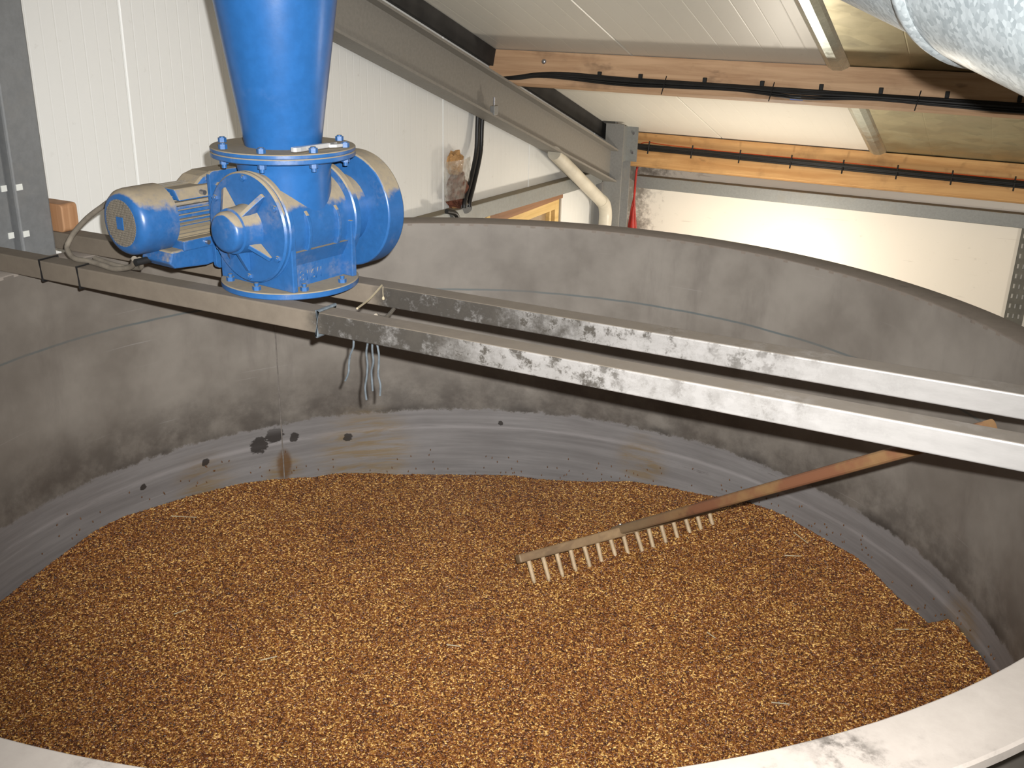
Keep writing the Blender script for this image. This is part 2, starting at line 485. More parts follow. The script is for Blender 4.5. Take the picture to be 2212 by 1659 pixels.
# ------------------------------------------------------------------ mesh helpers
class MB:
    def __init__(s):
        s.v, s.f, s.sm = [], [], []

    def add(s, vs_, fs, smooth=False):
        b = len(s.v)
        s.v += [Vector(v) for v in vs_]
        s.f += [tuple(i + b for i in f) for f in fs]
        s.sm += [smooth] * len(fs)
        return s

    def box(s, a, b):
        x0, y0, z0 = a
        x1, y1, z1 = b
        return s.add([(x0, y0, z0), (x1, y0, z0), (x1, y1, z0), (x0, y1, z0), (x0, y0, z1), (x1, y0, z1), (x1, y1, z1), (x0, y1, z1)],
                     [(0, 3, 2, 1), (4, 5, 6, 7), (0, 1, 5, 4), (1, 2, 6, 5), (2, 3, 7, 6), (3, 0, 4, 7)])

    def hexa(s, pts):
        return s.add(pts, [(0, 3, 2, 1), (4, 5, 6, 7), (0, 1, 5, 4), (1, 2, 6, 5), (2, 3, 7, 6), (3, 0, 4, 7)])

    def prism(s, poly, mapf, a, b, smooth=False):
        """poly (u,v) extruded from a to b; mapf(u,v,t)->xyz"""
        n = len(poly)
        vs_ = [mapf(u, v, a) for u, v in poly] + [mapf(u, v, b) for u, v in poly]
        s.add(vs_, [(i, (i + 1) % n, n + (i + 1) % n, n + i) for i in range(n)], smooth)
        s.add(vs_, [tuple(range(n - 1, -1, -1)), tuple(range(n, 2 * n))])
        return s

    def cyl(s, p0, p1, r0, r1=None, n=32, caps=True, smooth=True):
        r1 = r0 if r1 is None else r1
        p0, p1 = Vector(p0), Vector(p1)
        ax = (p1 - p0).normalized()
        u = ax.orthogonal().normalized()
        v = ax.cross(u)
        ring = [(math.cos(2 * PI * i / n), math.sin(2 * PI * i / n)) for i in range(n)]
        A = [p0 + (u * c + v * d) * r0 for c, d in ring]
        B = [p1 + (u * c + v * d) * r1 for c, d in ring]
        s.add(A + B, [(i, (i + 1) % n, n + (i + 1) % n, n + i) for i in range(n)], smooth)
        if caps:
            s.add(A, [tuple(range(n - 1, -1, -1))])
            s.add(B, [tuple(range(n))])
        return s

    def revolve(s, prof, o, ax, n=48, closed=False, ref=None, caps=True):
        """prof [(r, t)] revolved about axis ax through o"""
        o, ax = Vector(o), Vector(ax).normalized()
        u = (Vector(ref) if ref else ax.orthogonal()).normalized()
        v = ax.cross(u)
        vs_, fs = [], []
        for r, t in prof:
            for i in range(n):
                a = 2 * PI * i / n
                vs_.append(o + ax * t + (u * math.cos(a) + v * math.sin(a)) * r)
        k = len(prof)
        for j in range(k if closed else k - 1):
            j2 = (j + 1) % k
            for i in range(n):
                i2 = (i + 1) % n
                fs.append((j * n + i, j * n + i2, j2 * n + i2, j2 * n + i))
        s.add(vs_, fs, True)
        if caps and not closed:
            if prof[0][0] > 1e-6:
                s.add(vs_[:n], [tuple(range(n - 1, -1, -1))])
            if prof[-1][0] > 1e-6:
                s.add(vs_[-n:], [tuple(range(n))])
        return s

    def tube(s, pts, r, n=10, sub=6):
        P = spline(pts, sub)
        vs_, fs = [], []
        up = Vector((0.13, 0.27, 0.95))
        for i, p in enumerate(P):
            d = (P[min(i + 1, len(P) - 1)] - P[max(i - 1, 0)]).normalized()
            u = d.cross(up)
            if u.length < 1e-3:
                u = d.orthogonal()
            u.normalize()
            v = d.cross(u)
            for k in range(n):
                a = 2 * PI * k / n
                vs_.append(p + (u * math.cos(a) + v * math.sin(a)) * r)
        for i in range(len(P) - 1):
            for k in range(n):
                k2 = (k + 1) % n
                fs.append((i * n + k, i * n + k2, (i + 1) * n + k2, (i + 1) * n + k))
        s.add(vs_, fs, True)
        s.add(vs_[:n], [tuple(range(n - 1, -1, -1))])
        s.add(vs_[-n:], [tuple(range(n))])
        return s

    def build(s, name, mat, parent=None, local=False, bevel=0.0, fix=True):
        off = Vector((0, 0, 0))
        if parent is not None and not local:
            q = parent
            while q is not None:
                off += q.location
                q = q.parent
        me = bpy.data.meshes.new(name)
        me.from_pydata([tuple(v - off) for v in s.v], [], s.f)
        if fix:
            bm = bmesh.new()
            bm.from_mesh(me)
            bmesh.ops.remove_doubles(bm, verts=bm.verts, dist=1e-5)
            bmesh.ops.recalc_face_normals(bm, faces=bm.faces)
            bm.to_mesh(me)
            bm.free()
            if any(s.sm):
                me.polygons.foreach_set('use_smooth', [True] * len(me.polygons))
                try:
                    me.set_sharp_from_angle(angle=math.radians(38))
                except Exception:
                    pass
        else:
            me.polygons.foreach_set('use_smooth', s.sm)
        me.materials.append(mat)
        o = bpy.data.objects.new(name, me)
        COL.objects.link(o)
        if parent is not None:
            o.parent = parent
        if bevel:
            b = o.modifiers.new('bevel', 'BEVEL')
            b.width = bevel
            b.segments = 2
            b.limit_method = 'ANGLE'
            b.angle_limit = math.radians(40)
        return o


def spline(pts, sub):
    P = [Vector(p) for p in pts]
    if sub <= 1 or len(P) < 3:
        return P
    out = []
    for i in range(len(P) - 1):
        p0, p1, p2, p3 = P[max(i - 1, 0)], P[i], P[i + 1], P[min(i + 2, len(P) - 1)]
        for k in range(sub):
            t = k / sub
            out.append(0.5 * ((2 * p1) + (p2 - p0) * t + (2 * p0 - 5 * p1 + 4 * p2 - p3) * t * t + (3 * p1 - p0 - 3 * p2 + p3) * t ** 3))
    out.append(P[-1])
    return out


def tag(o, label=None, cat=None, group=None, kind=None):
    if label:
        o['label'] = label
    if cat:
        o['category'] = cat
    if group:
        o['group'] = group
    if kind:
        o['kind'] = kind
    return o


def thing(name, loc, label, cat, group=None, rotz=0.0):
    o = bpy.data.objects.new(name, None)
    o.empty_display_size = 0.05
    COL.objects.link(o)
    o.location = loc
    o.rotation_euler = (0, 0, rotz)
    return tag(o, label, cat, group)


def copy_mesh(o, parent, loc=None, rot=None):
    c = o.copy()
    COL.objects.link(c)
    c.parent = parent
    if loc is not None:
        c.location = loc
    if rot is not None:
        c.rotation_euler = rot
    return c


def rrect(w_, h_, r, seg=4):
    pts = []
    for cx, cy, a0 in ((w_ - r, r, -90), (w_ - r, h_ - r, 0), (r, h_ - r, 90), (r, r, 180)):
        for k in range(seg + 1):
            a = math.radians(a0 + 90 * k / seg)
            pts.append((cx + r * math.cos(a), cy + r * math.sin(a)))
    return pts


# ------------------------------------------------------------------ setting: constants
XA = -1.667            # gable wall with the vertical panel joints
YB = 5.27              # eave wall behind the tank
ZF = -2.30             # lower floor
K = 0.327              # roof slope
XR, YF = 3.6, -3.8     # far side of the building, wall behind the camera


def ceil_z(y):
    return 1.506 - K * y


CO, SI = 1 / math.sqrt(1 + K * K), K / math.sqrt(1 + K * K)

tag(MB().box((XA - 0.2, YF - 0.2, ZF - 0.1), (XR + 0.2, YB + 0.2, ZF)).build('floor', conc), kind='structure')

# ---- gable wall on the left: backing and grooved panels
wl = MB()
for y0, y1, z0, z1 in ((YF, 3.285, ZF, None), (3.285, 4.325, ZF, -1.35), (3.285, 4.325, -0.44, None), (4.325, YB, ZF, None)):
    t0 = ceil_z(y0) + 0.05 if z1 is None else z1
    t1 = ceil_z(y1) + 0.05 if z1 is None else z1
    wl.hexa([(XA - 0.10, y0, z0), (XA - 0.012, y0, z0), (XA - 0.012, y1, z0), (XA - 0.10, y1, z0),
             (XA - 0.10, y0, t0), (XA - 0.012, y0, t0), (XA - 0.012, y1, t1), (XA - 0.10, y1, t1)])
wall_left = tag(wl.build('wall_left', grey_wall), kind='structure')


def panel_profile(a, b, pitch=0.0505):
    """(along, depth) polyline of a micro-ribbed sandwich panel"""
    P = [(a + 0.0015, -0.011), (a + 0.003, -0.003), (a + 0.007, 0.0)]
    n = int(round((b - a) / pitch))
    for i in range(1, n):
        c = a + i * (b - a) / n
        dpt = -0.0006 if i % 2 else -0.0004
        P += [(c - 0.004, 0.0), (c, dpt), (c + 0.004, 0.0)]
    P += [(b - 0.007, 0.0), (b - 0.003, -0.003), (b - 0.0015, -0.011)]
    return P


def wall_panel(y0, y1, z0, z1=None):
    P = panel_profile(y0, y1)
    vs_, fs = [], []
    for y, d in P:
        t = ceil_z(y) + 0.03 if z1 is None else z1
        vs_ += [(XA + d, y, z0), (XA + d, y, t)]
    for i in range(len(P) - 1):
        fs.append((2 * i, 2 * i + 2, 2 * i + 3, 2 * i + 1))
    MB().add(vs_, fs).build('panel', wallA_mat, wall_left, fix=False)


JY = [0.773 + 1.012 * k for k in range(-5, 6)]
for k, y0 in enumerate(JY):
    y1 = min(y0 + 1.012, YB - 0.01)
    if y1 - y0 < 0.1:
        continue
    if y0 < 3.0 and y1 > 3.5:
        wall_panel(y0, y1, -0.44)
        wall_panel(y0, 3.285, ZF, -0.44)
    elif 3.5 < y0 < 4.2:
        wall_panel(y0, y1, -0.44)
        wall_panel(4.325, y1, ZF, -0.44)
    else:
        wall_panel(y0, y1, ZF)
wall_panel(3.285, 4.325, ZF, -1.35)

# ---- window low in the gable wall
wn = tag(MB().box((XA - 0.09, 3.285, -1.35), (XA - 0.02, 3.345, -0.53)).box((XA - 0.09, 4.265, -1.35), (XA - 0.02, 4.325, -0.53))
         .box((XA - 0.09, 3.345, -0.60), (XA - 0.02, 4.265, -0.53)).box((XA - 0.09, 3.345, -1.35), (XA - 0.02, 4.265, -1.28))
         .build('window_1', win_wood, bevel=0.004), kind='structure')
MB().box((XA - 0.065, 3.345, -1.28), (XA - 0.058, 4.265, -0.60)).build('window_pane', glass, wn)
MB().box((XA - 0.06, 4.200, -1.28), (XA - 0.03, 4.222, -0.60)).build('glazing_bead', win_wood, wn)
MB().box((XA - 0.09, 3.30, -0.53), (XA + 0.006, 4.32, -0.445)).build('header_board', brown_wood, wn)
MB().box((XA - 0.02, 3.262, -1.35), (XA + 0.012, 3.30, -0.44)).build('edge_batten', win_wood, wn)

# ---- eave wall
wb = tag(MB().box((XA, YB, ZF), (XR, YB + 0.1, ceil_z(YB) + 0.05)).build('wall_back', grey_wall), kind='structure')
MB().box((XA, YB - 0.020, ZF), (1.094, YB - 0.001, ceil_z(YB) + 0.01)).build('panel', wallB_mat, wb)
MB().box((1.097, YB - 0.020, ZF), (2.3, YB - 0.001, ceil_z(YB) + 0.01)).build('panel', wallB_mat, wb)
MB().box((2.31, YB - 0.020, ZF), (XR, YB - 0.001, ceil_z(YB) + 0.01)).build('panel', wallB_mat, wb)
# walls outside the picture that close the building
tag(MB().hexa([(XR, YF, ZF), (XR + 0.1, YF, ZF), (XR + 0.1, YB, ZF), (XR, YB, ZF), (XR, YF, ceil_z(YF)), (XR + 0.1, YF, ceil_z(YF)), (XR + 0.1, YB, ceil_z(YB)), (XR, YB, ceil_z(YB))])
    .build('wall_right', grey_wall), kind='structure')
tag(MB().box((XA - 0.1, YF - 0.1, ZF), (XR + 0.1, YF, ceil_z(YF) + 0.03)).build('wall_front', grey_wall), kind='structure')

# ---- sloping ceiling: backing, cream ribbed panels, bare metal sheets, flashing strip
cl = MB().hexa([(XA - 0.1, YF - 0.1, ceil_z(YF - 0.1) + 0.02), (XR + 0.1, YF - 0.1, ceil_z(YF - 0.1) + 0.02), (XR + 0.1, YB + 0.1, ceil_z(YB + 0.1) + 0.02), (XA - 0.1, YB + 0.1, ceil_z(YB + 0.1) + 0.02),
                (XA - 0.1, YF - 0.1, ceil_z(YF - 0.1) + 0.12), (XR + 0.1, YF - 0.1, ceil_z(YF - 0.1) + 0.12), (XR + 0.1, YB + 0.1, ceil_z(YB + 0.1) + 0.12), (XA - 0.1, YB + 0.1, ceil_z(YB + 0.1) + 0.12)])
ceiling = tag(cl.build('ceiling', grey_wall), kind='structure')


def ceil_panel(x0, x1, mat, pitch=0.1):
    P = panel_profile(x0, x1, pitch)
    vs_, fs = [], []
    for x, d in P:
        for y in (YF, YB):
            vs_.append((x, y + d * SI * -1, ceil_z(y) - d * CO))
    for i in range(len(P) - 1):
        fs.append((2 * i, 2 * i + 1, 2 * i + 3, 2 * i + 2))
    return MB().add(vs_, fs).build('panel' if mat is ceil_mat else 'metal_sheet', mat, ceiling, fix=False)


ceil_panel(XA, -0.87, ceil_mat)
ceil_panel(-0.87, 0.13, ceil_mat)
for k in range(4):
    ceil_panel(0.13 + k, min(1.13 + k, XR), galv_sheet, 0.33)
fs_ = MB()
prof = [(0.085, 0.0), (0.095, -0.010), (0.120, -0.024), (0.160, -0.024), (0.185, -0.010), (0.195, 0.0)]
fs_.prism(prof, lambda u, v, t: (u, t + v * SI, ceil_z(t) + v * CO - 0.001), YF, YB)
tag(fs_.build('trim_1', galv_trim), kind='structure')

ck = MB()  # dark strip along the top of the gable wall, under the ceiling
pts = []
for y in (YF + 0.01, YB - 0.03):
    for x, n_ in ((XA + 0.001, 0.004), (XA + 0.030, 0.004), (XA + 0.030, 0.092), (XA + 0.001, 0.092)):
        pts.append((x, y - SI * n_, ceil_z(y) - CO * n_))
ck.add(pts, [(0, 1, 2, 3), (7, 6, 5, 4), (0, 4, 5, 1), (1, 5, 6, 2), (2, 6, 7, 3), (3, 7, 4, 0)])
tag(ck.build('trim_2', plain('dark_strip', C(46, 44, 42), 0.8, 0, 0.3, 8)), kind='structure')

# ------------------------------------------------------------------ steel tank
tank = thing('steel_tank', (0, 0, ZF), 'large round open grey steel tank half filled with golden brown grain', 'tank')
R0, R1 = 1.25, 1.3356
MB().revolve([(R0, -0.004), (R0, ZF + 0.04), (0.0, ZF + 0.02), (0.0, ZF), (R0 + 0.006, ZF), (R0 + 0.006, -0.008)], (0, 0, 0), (0, 0, 1), 160, caps=False).build('tank_shell', tank_mat, tank)
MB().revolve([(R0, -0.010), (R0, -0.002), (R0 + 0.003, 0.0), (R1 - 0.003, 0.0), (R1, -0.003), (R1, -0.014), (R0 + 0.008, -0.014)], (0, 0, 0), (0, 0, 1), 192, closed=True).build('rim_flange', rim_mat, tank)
a = math.atan2(0.687, -1.045)
for ang, w_ in ((a, 0.0022), (math.radians(15), 0.0025)):
    c, s_ = math.cos(ang), math.sin(ang)
    MB().cyl((c * (R0 - 0.0003), s_ * (R0 - 0.0003), ZF + 0.05), (c * (R0 - 0.0003), s_ * (R0 - 0.0003), -0.01), w_, n=8).build('weld_seam', weld, tank)

# ------------------------------------------------------------------ grain
EDGE = [(-1.225, -0.247, -0.840), (-1.239, -0.168, -0.827), (-1.241, 0.148, -0.799), (-1.164, 0.457, -0.807), (-0.964, 0.796, -0.874),
        (-0.673, 1.053, -0.906), (-0.28, 1.218, -0.900), (0.214, 1.231, -0.830), (0.537, 1.129, -0.791), (0.765, 0.989, -0.783),
        (0.926, 0.84, -0.816), (0.98, 0.776, -0.819), (1.042, 0.69, -0.752), (1.081, 0.627, -0.763), (1.127, 0.542, -0.758)]
EA = sorted((math.degrees(math.atan2(y, x)), z) for x, y, z in EDGE)
EA = [(v + 360 if v < 0 else v, z) for v, z in EA]
EA.sort()
EA += [(230, -0.83), (270, -0.82), (310, -0.79), (350, -0.76)]
EA.sort()


def edge_z(a_):
    a_ %= 360
    L = [(EA[-1][0] - 360, EA[-1][1])] + EA + [(EA[0][0] + 360, EA[0][1])]
    for (a0, z0), (a1, z1) in zip(L, L[1:]):
        if a0 <= a_ <= a1:
            t = (a_ - a0) / max(1e-6, a1 - a0)
            t = t * t * (3 - 2 * t)
            return z0 + (z1 - z0) * t
    return EA[0][1]


def grain_z(x, y):
    r = math.hypot(x, y) / 1.25
    e = edge_z(math.degrees(math.atan2(y, x)))
    core = -0.825
    k = min(1.0, r) ** 3
    z = core * (1 - k) + e * k
    z += 0.022 * mnoise.noise(Vector((x * 2.1, y * 2.1, 3.3))) + 0.012 * mnoise.noise(Vector((x * 5.3, y * 5.3, 8.1))) + 0.004 * mnoise.noise(Vector((x * 16, y * 16, 1.7)))
    z += 0.03 * math.exp(-((x - 1.0) ** 2 + (y - 0.48) ** 2) / 0.05)
    return z


gm = MB()
NR, NA = 90, 220
vs_, fs = [(0, 0, grain_z(0, 0))], []
for i in range(1, NR + 1):
    r = 1.249 * i / NR
    for j in range(NA):
        t = 2 * PI * j / NA
        x, y = r * math.cos(t), r * math.sin(t)
        vs_.append((x, y, grain_z(x, y)))
for j in range(NA):
    fs.append((0, 1 + j, 1 + (j + 1) % NA))
for i in range(NR - 1):
    for j in range(NA):
        j2 = (j + 1) % NA
        fs.append((1 + i * NA + j, 1 + (i + 1) * NA + j, 1 + (i + 1) * NA + j2, 1 + i * NA + j2))
heap = gm.add(vs_, fs, True).build('grain_heap', bed_mat, fix=False)
heap.data.materials.append(grain_mat)
tag(heap, 'golden brown malted grain spread over the bottom of the tank', 'grain', kind='stuff')

ng = bpy.data.node_groups.new('grain_scatter', 'GeometryNodeTree')
ng.interface.new_socket('Geometry', in_out='INPUT', socket_type='NodeSocketGeometry')
ng.interface.new_socket('Geometry', in_out='OUTPUT', socket_type='NodeSocketGeometry')


def gn(kind, ins=None, **props):
    nd = ng.nodes.new(kind)
    for k_, v_ in props.items():
        setattr(nd, k_, v_)
    for k_, v_ in (ins or {}).items():
        if isinstance(v_, bpy.types.NodeSocket):
            ng.links.new(v_, nd.inputs[k_])
        else:
            nd.inputs[k_].default_value = v_
    return nd


gi = ng.nodes.new('NodeGroupInput')
go = ng.nodes.new('NodeGroupOutput')
dp = gn('GeometryNodeDistributePointsOnFaces', {'Mesh': gi.outputs[0], 'Density': 60000.0, 'Seed': 3}, distribute_method='RANDOM')
sp = gn('GeometryNodeMeshUVSphere', {'Segments': 6, 'Rings': 5, 'Radius': 1.0})
ssm = gn('GeometryNodeSetShadeSmooth', {'Geometry': sp.outputs[0]})
tr = gn('GeometryNodeTransform', {'Geometry': ssm.outputs[0], 'Scale': (0.0021, 0.0017, 0.0044), 'Rotation': (0.0, PI / 2, 0.0)})
sm_ = gn('GeometryNodeSetMaterial', {'Geometry': tr.outputs[0], 'Material': grain_mat})
rv = gn('FunctionNodeRandomValue', data_type='FLOAT_VECTOR')
rv.inputs[0].default_value = (-0.5, -0.5, 0.0)
rv.inputs[1].default_value = (0.5, 0.5, 6.283)
rs = gn('FunctionNodeRandomValue', data_type='FLOAT')
rs.inputs[2].default_value = 0.75
rs.inputs[3].default_value = 1.2
ip = gn('GeometryNodeInstanceOnPoints', {'Points': dp.outputs[0], 'Instance': sm_.outputs[0], 'Rotation': rv.outputs[0], 'Scale': rs.outputs[1]})
jg = ng.nodes.new('GeometryNodeJoinGeometry')
ng.links.new(ip.outputs[0], jg.inputs[0])
ng.links.new(gi.outputs[0], jg.inputs[0])
ng.links.new(jg.outputs[0], go.inputs[0])
md = heap.modifiers.new('grain_scatter', 'NODES')
md.node_group = ng


# single grains stuck to the tank wall, lying on rim and beams
def grain_lump(mb, c, ax, l=0.0045, r=0.0019):
    ax = Vector(ax).normalized()
    c = Vector(c)
    mb.revolve([(0.0, -l), (r * 0.8, -l * 0.5), (r, 0), (r * 0.8, l * 0.5), (0.0, l)], c, ax, 6)


sg = MB()
for i in range(170):
    an = math.radians(random.uniform(10, 190))
    z0 = edge_z(math.degrees(an))
    z = z0 + 0.012 + abs(random.gauss(0, 0.035))
    grain_lump(sg, (1.248 * math.cos(an), 1.248 * math.sin(an), z), (random.uniform(-.4, .4), random.uniform(-.4, .4), 1))
tag(sg.build('stuck_grain', stray_mat, fix=False), 'scattered single grains clinging to the tank wall above the heap', 'grain', kind='stuff')

sw = [((-1.10, 0.28), 0.5, 0.075), ((0.60, 1.03), -0.6, 0.06), ((0.93, 0.62), 0.1, 0.03), ((0.60, 0.93), 0.5, 0.05), ((-0.42, -0.15), 0.9, 0.04), ((0.72, 0.25), 0.2, 0.04),
      ((-0.05, 0.10), 0.3, 0.035), ((0.35, -0.2), 2.0, 0.03), ((-0.75, -0.1), 1.1, 0.035), ((0.5, 0.45), 2.6, 0.03)]
names = ['pale straw lying on the grain near the left tank wall', 'pale straw lying on the grain by the tank wall right of the rake',
         'short straw on the grain at the far right by the low corner', 'thin straw lying on the grain just behind the rake teeth',
         'straw lying on the grain at the left middle of the heap', 'straw on the grain at the right, below the beams',
         'straw on the grain in the middle of the heap below the rake', 'straw on the grain nearest the bottom centre',
         'straw on the grain at lower left of the heap', 'straw on the grain right below the rake head']
for (p, ang, L), lb in zip(sw, names):
    d = Vector((math.cos(ang), math.sin(ang), 0)) * L / 2
    A, B = Vector((p[0], p[1], 0)) - d, Vector((p[0], p[1], 0)) + d
    A.z, B.z = grain_z(A.x, A.y) + 0.006, grain_z(B.x, B.y) + 0.006
    tag(MB().cyl(A, B, 0.0016, 0.0012, 6).build('straw', straw), lb, 'straw', 'straws lying on the grain')

# ------------------------------------------------------------------ two beams across the tank
ZT = 0.0475
for nm, y0, x0, x1, wd, lb in (('near', -0.0626, -1.52, 1.42, 0.052, 'stainless box beam across the tank, nearer of the two, tied with twine and dusty at the machine end'),
                               ('far', 0.179, -1.60, 1.42, 0.056, 'stainless box beam across the tank, farther of the two, carrying the back of the blue machine')):
    b = MB()
    b.prism(rrect(wd, ZT, 0.0035), lambda u, v, t, y0=y0: (t, y0 + u, v), x0, x1, False)
    tag(b.build('box_beam', beam_mat), lb, 'beam', 'beams across the tank')

# ------------------------------------------------------------------ rotary valve
VC = Vector((-0.496, 0.106, ZT))
VROT = math.radians(-8)
valve = thing('rotary_valve', VC, 'dusty blue cast rotary valve with electric motor standing on the two beams', 'machine', rotz=VROT)
ZC = 0.1475
RC = 0.1235


def vp(mb, name, mat=None, parent=None, bevel=0.0):
    return mb.build(name, mat or blue, parent or valve, local=True, bevel=bevel)


def disc_y(r, y0, y1, bev=0.003, z=ZC, x=0.0, n=64):
    return MB().revolve([(0.0, y0), (r - bev, y0), (r, y0 + bev), (r, y1 - bev), (r - bev, y1), (0.0, y1)], (x, 0, z), (0, 1, 0), n)


def disc_z(r, z0, z1, bev=0.002, n=72):
    return MB().revolve([(0.0, z0), (r - bev, z0), (r, z0 + bev), (r, z1 - bev), (r - bev, z1), (0.0, z1)], (0, 0, 0), (0, 0, 1), n)


vp(disc_z(0.158, 0.0, 0.015), 'bottom_flange')
vp(disc_z(0.160, 0.2945, 0.3065), 'top_flange')
# casing
vp(MB().cyl((0, -0.10, ZC), (0, 0.10, ZC), 0.108, n=72), 'casing')
vp(disc_y(RC, -0.108, -0.092), 'casing_flange')
vp(disc_y(RC + 0.004, 0.092, 0.112), 'casing_flange')
# inlet neck
vp(MB().revolve([(0.108, 0.295), (0.106, 0.280), (0.103, 0.262), (0.102, 0.15)], (0, 0, 0), (0, 0, 1), 64), 'inlet_neck', blue_clean)
# outlet foot: box between the two end walls, flared to the flange
ft = MB()
prof = [(-0.108, 0.100), (-0.088, 0.065), (-0.086, 0.015), (0.086, 0.015), (0.088, 0.065), (0.108, 0.100)]
ft.prism(prof, lambda u, v, t: (u, t, v), -0.085, 0.085)
vp(ft, 'outlet_neck')
for y in (-0.096, 0.092):
    vp(MB().box((-0.118, y - 0.007, 0.015), (0.118, y + 0.007, ZC)), 'foot_web', bevel=0.002)
# side ribs that stand out of the casing
for y in (-0.040, 0.052):
    rib = MB()
    poly = []
    for k in range(13):
        t = math.radians(-58 + 88 * k / 12)
        r_ = 0.107 + 0.011 * math.sin(PI * min(1.0, k / 11.0)) ** 0.5
        poly.append((r_ * math.cos(t), ZC + r_ * math.sin(t)))
    for k in range(12, -1, -1):
        t = math.radians(-58 + 88 * k / 12)
        poly.append((0.100 * math.cos(t), ZC + 0.100 * math.sin(t)))
    for i in range(12):
        rib.prism([poly[i], poly[i + 1], poly[24 - i], poly[25 - i]], lambda u, v, t: (u, t, v), y - 0.005, y + 0.005)
    vp(rib, 'casing_rib', bevel=0.0015)
# cast numbers on the foot
tx = bpy.data.curves.new('cast_lettering', 'FONT')
tx.body = '816/1'
tx.size = 0.034
tx.extrude = 0.0012
txo = bpy.data.objects.new('cast_lettering', tx)
COL.objects.link(txo)
bpy.context.view_layer.update()
me = bpy.data.meshes.new_from_object(txo)
bpy.data.objects.remove(txo)
me.materials.clear()
me.materials.append(blue)
tl = bpy.data.objects.new('cast_lettering', me)
COL.objects.link(tl)
tl.parent = valve
tl.matrix_local = Matrix.Translation((0.0875, -0.055, 0.026)) @ Matrix(((0, 0, 1, 0), (1, 0, 0, 0), (0, 1, 0, 0), (0, 0, 0, 1)))

# front cover with bearing boss and ribs
cover = vp(disc_y(RC, -0.122, -0.109, 0.004), 'end_cover')
vp(MB().revolve([(0.0, -0.188), (0.036, -0.188), (0.042, -0.185), (0.045, -0.179), (0.045, -0.168), (0.050, -0.166), (0.051, -0.140), (0.054, -0.122)],
                (0, 0, ZC), (0, 1, 0), 48), 'bearing_boss', parent=cover)
for ang in (52, 128, -38, -128, -90):
    c_, s__ = math.cos(math.radians(ang)), math.sin(math.radians(ang))
    fin = MB()
    top_r, y_in = (0.102, -0.166) if ang > 0 else (0.096, -0.158)
    poly = [(0.044, y_in), (0.044, -0.122), (top_r, -0.122), (top_r, -0.128)]
    th = 0.0055

    def mp(u, v, t, c_=c_, s__=s__):
        return (c_ * u - s__ * t, v, ZC + s__ * u + c_ * t)
    fin.prism(poly, mp, -th, th)
    vp(fin, 'rib', parent=cover, bevel=0.0015)
hb = MB()
hb.cyl((0, 0, 0), (0, -0.005, 0), 0.0075, n=6, smooth=False).cyl((0, -0.005, 0), (0, -0.007, 0), 0.004, n=10)
b0 = None
for k in range(6):
    an = math.radians(30 + 60 * k)
    loc = (0.110 * math.cos(an), -0.122, ZC + 0.110 * math.sin(an))
    if b0 is None:
        b0 = vp(hb, 'cover_bolt', parent=cover)
        b0.location = loc
    else:
        copy_mesh(b0, cover, loc)
# flange bolts: head above, nut and stub below
fb = MB()
fb.cyl((0, 0, 0.0225), (0, 0, 0.0325), 0.0095, n=6, smooth=False).cyl((0, 0, 0.0325), (0, 0, 0.035), 0.006, n=12)
fb.cyl((0, 0, 0), (0, 0, -0.010), 0.0095, n=6, smooth=False).cyl((0, 0, -0.010), (0, 0, -0.018), 0.0055, n=12).cyl((0, 0, -0.001), (0, 0, 0.026), 0.005, n=12)
b1 = None
for k in range(8):
    an = math.radians(-62 + 45 * k)
    loc = (0.142 * math.cos(an), 0.142 * math.sin(an), 0.2945)
    if b1 is None:
        b1 = vp(fb, 'flange_bolt')
        b1.location = loc
    else:
        copy_mesh(b1, valve, loc)
fb2 = MB()
fb2.cyl((0, 0, 0), (0, 0, 0.009), 0.0095, n=6, smooth=False).cyl((0, 0, 0.009), (0, 0, 0.016), 0.005, n=12)
b2 = None
for k in range(8):
    an = math.radians(-76 + 45 * k)
    loc = (0.138 * math.cos(an), 0.138 * math.sin(an), 0.015)
    if b2 is None:
        b2 = vp(fb2, 'foot_bolt')
        b2.location = loc
    else:
        copy_mesh(b2, valve, loc)
# drive guard at the back: round-ended box that covers the chain
gd = MB()
poly = []
for k in range(64):
    t = 2 * PI * k / 64
    poly.append((0.012 + 0.139 * math.cos(t), ZC + 0.139 * math.sin(t)))
gd.prism(poly, lambda u, v, t: (u, t, v), 0.180, 0.236, True)
vp(MB().box((-0.30, 0.184, ZC - 0.055), (-0.05, 0.230, ZC + 0.050)), 'chain_tunnel', bevel=0.01)
guard = vp(gd, 'chain_guard', bevel=0.004)
vp(MB().cyl((0, 0.112, ZC), (0, 0.182, ZC), 0.085, n=32), 'rear_bearing')
# motor plate, foot rails
plate = vp(MB().prism(rrect(0.235, 0.228, 0.012), lambda u, v, t: (t, -0.085 + u, 0.022 + v), -0.168, -0.157), 'motor_plate', bevel=0.0015)
for loc in ((-0.157, -0.062, 0.215), (-0.157, 0.11, 0.215), (-0.157, -0.062, 0.055), (-0.157, 0.11, 0.055)):
    bb = MB().cyl((0, 0, 0), (0.009, 0, 0), 0.0085, n=6, smooth=False).cyl((0.009, 0, 0), (0.016, 0, 0), 0.0045, n=10)
    o = vp(bb, 'plate_bolt', parent=plate)
    o.location = loc
vp(MB().box((-0.158, 0.02, ZC - 0.05), (-0.095, 0.09, ZC + 0.05)), 'plate_bracket', bevel=0.004)
MX, MZ = -0.243, 0.148
motor = vp(MB().cyl((MX, -0.205, MZ), (MX, 0.12, MZ), 0.062, n=48), 'motor')


def at_motor(mb):
    return mb


vp(MB().revolve([(0.0, -0.268), (0.058, -0.268), (0.067, -0.264), (0.0735, -0.255), (0.0755, -0.243), (0.0765, -0.170), (0.074, -0.170), (0.060, -0.170)], (MX, 0, MZ), (0, 1, 0), 56),
   'fan_cover', parent=motor)
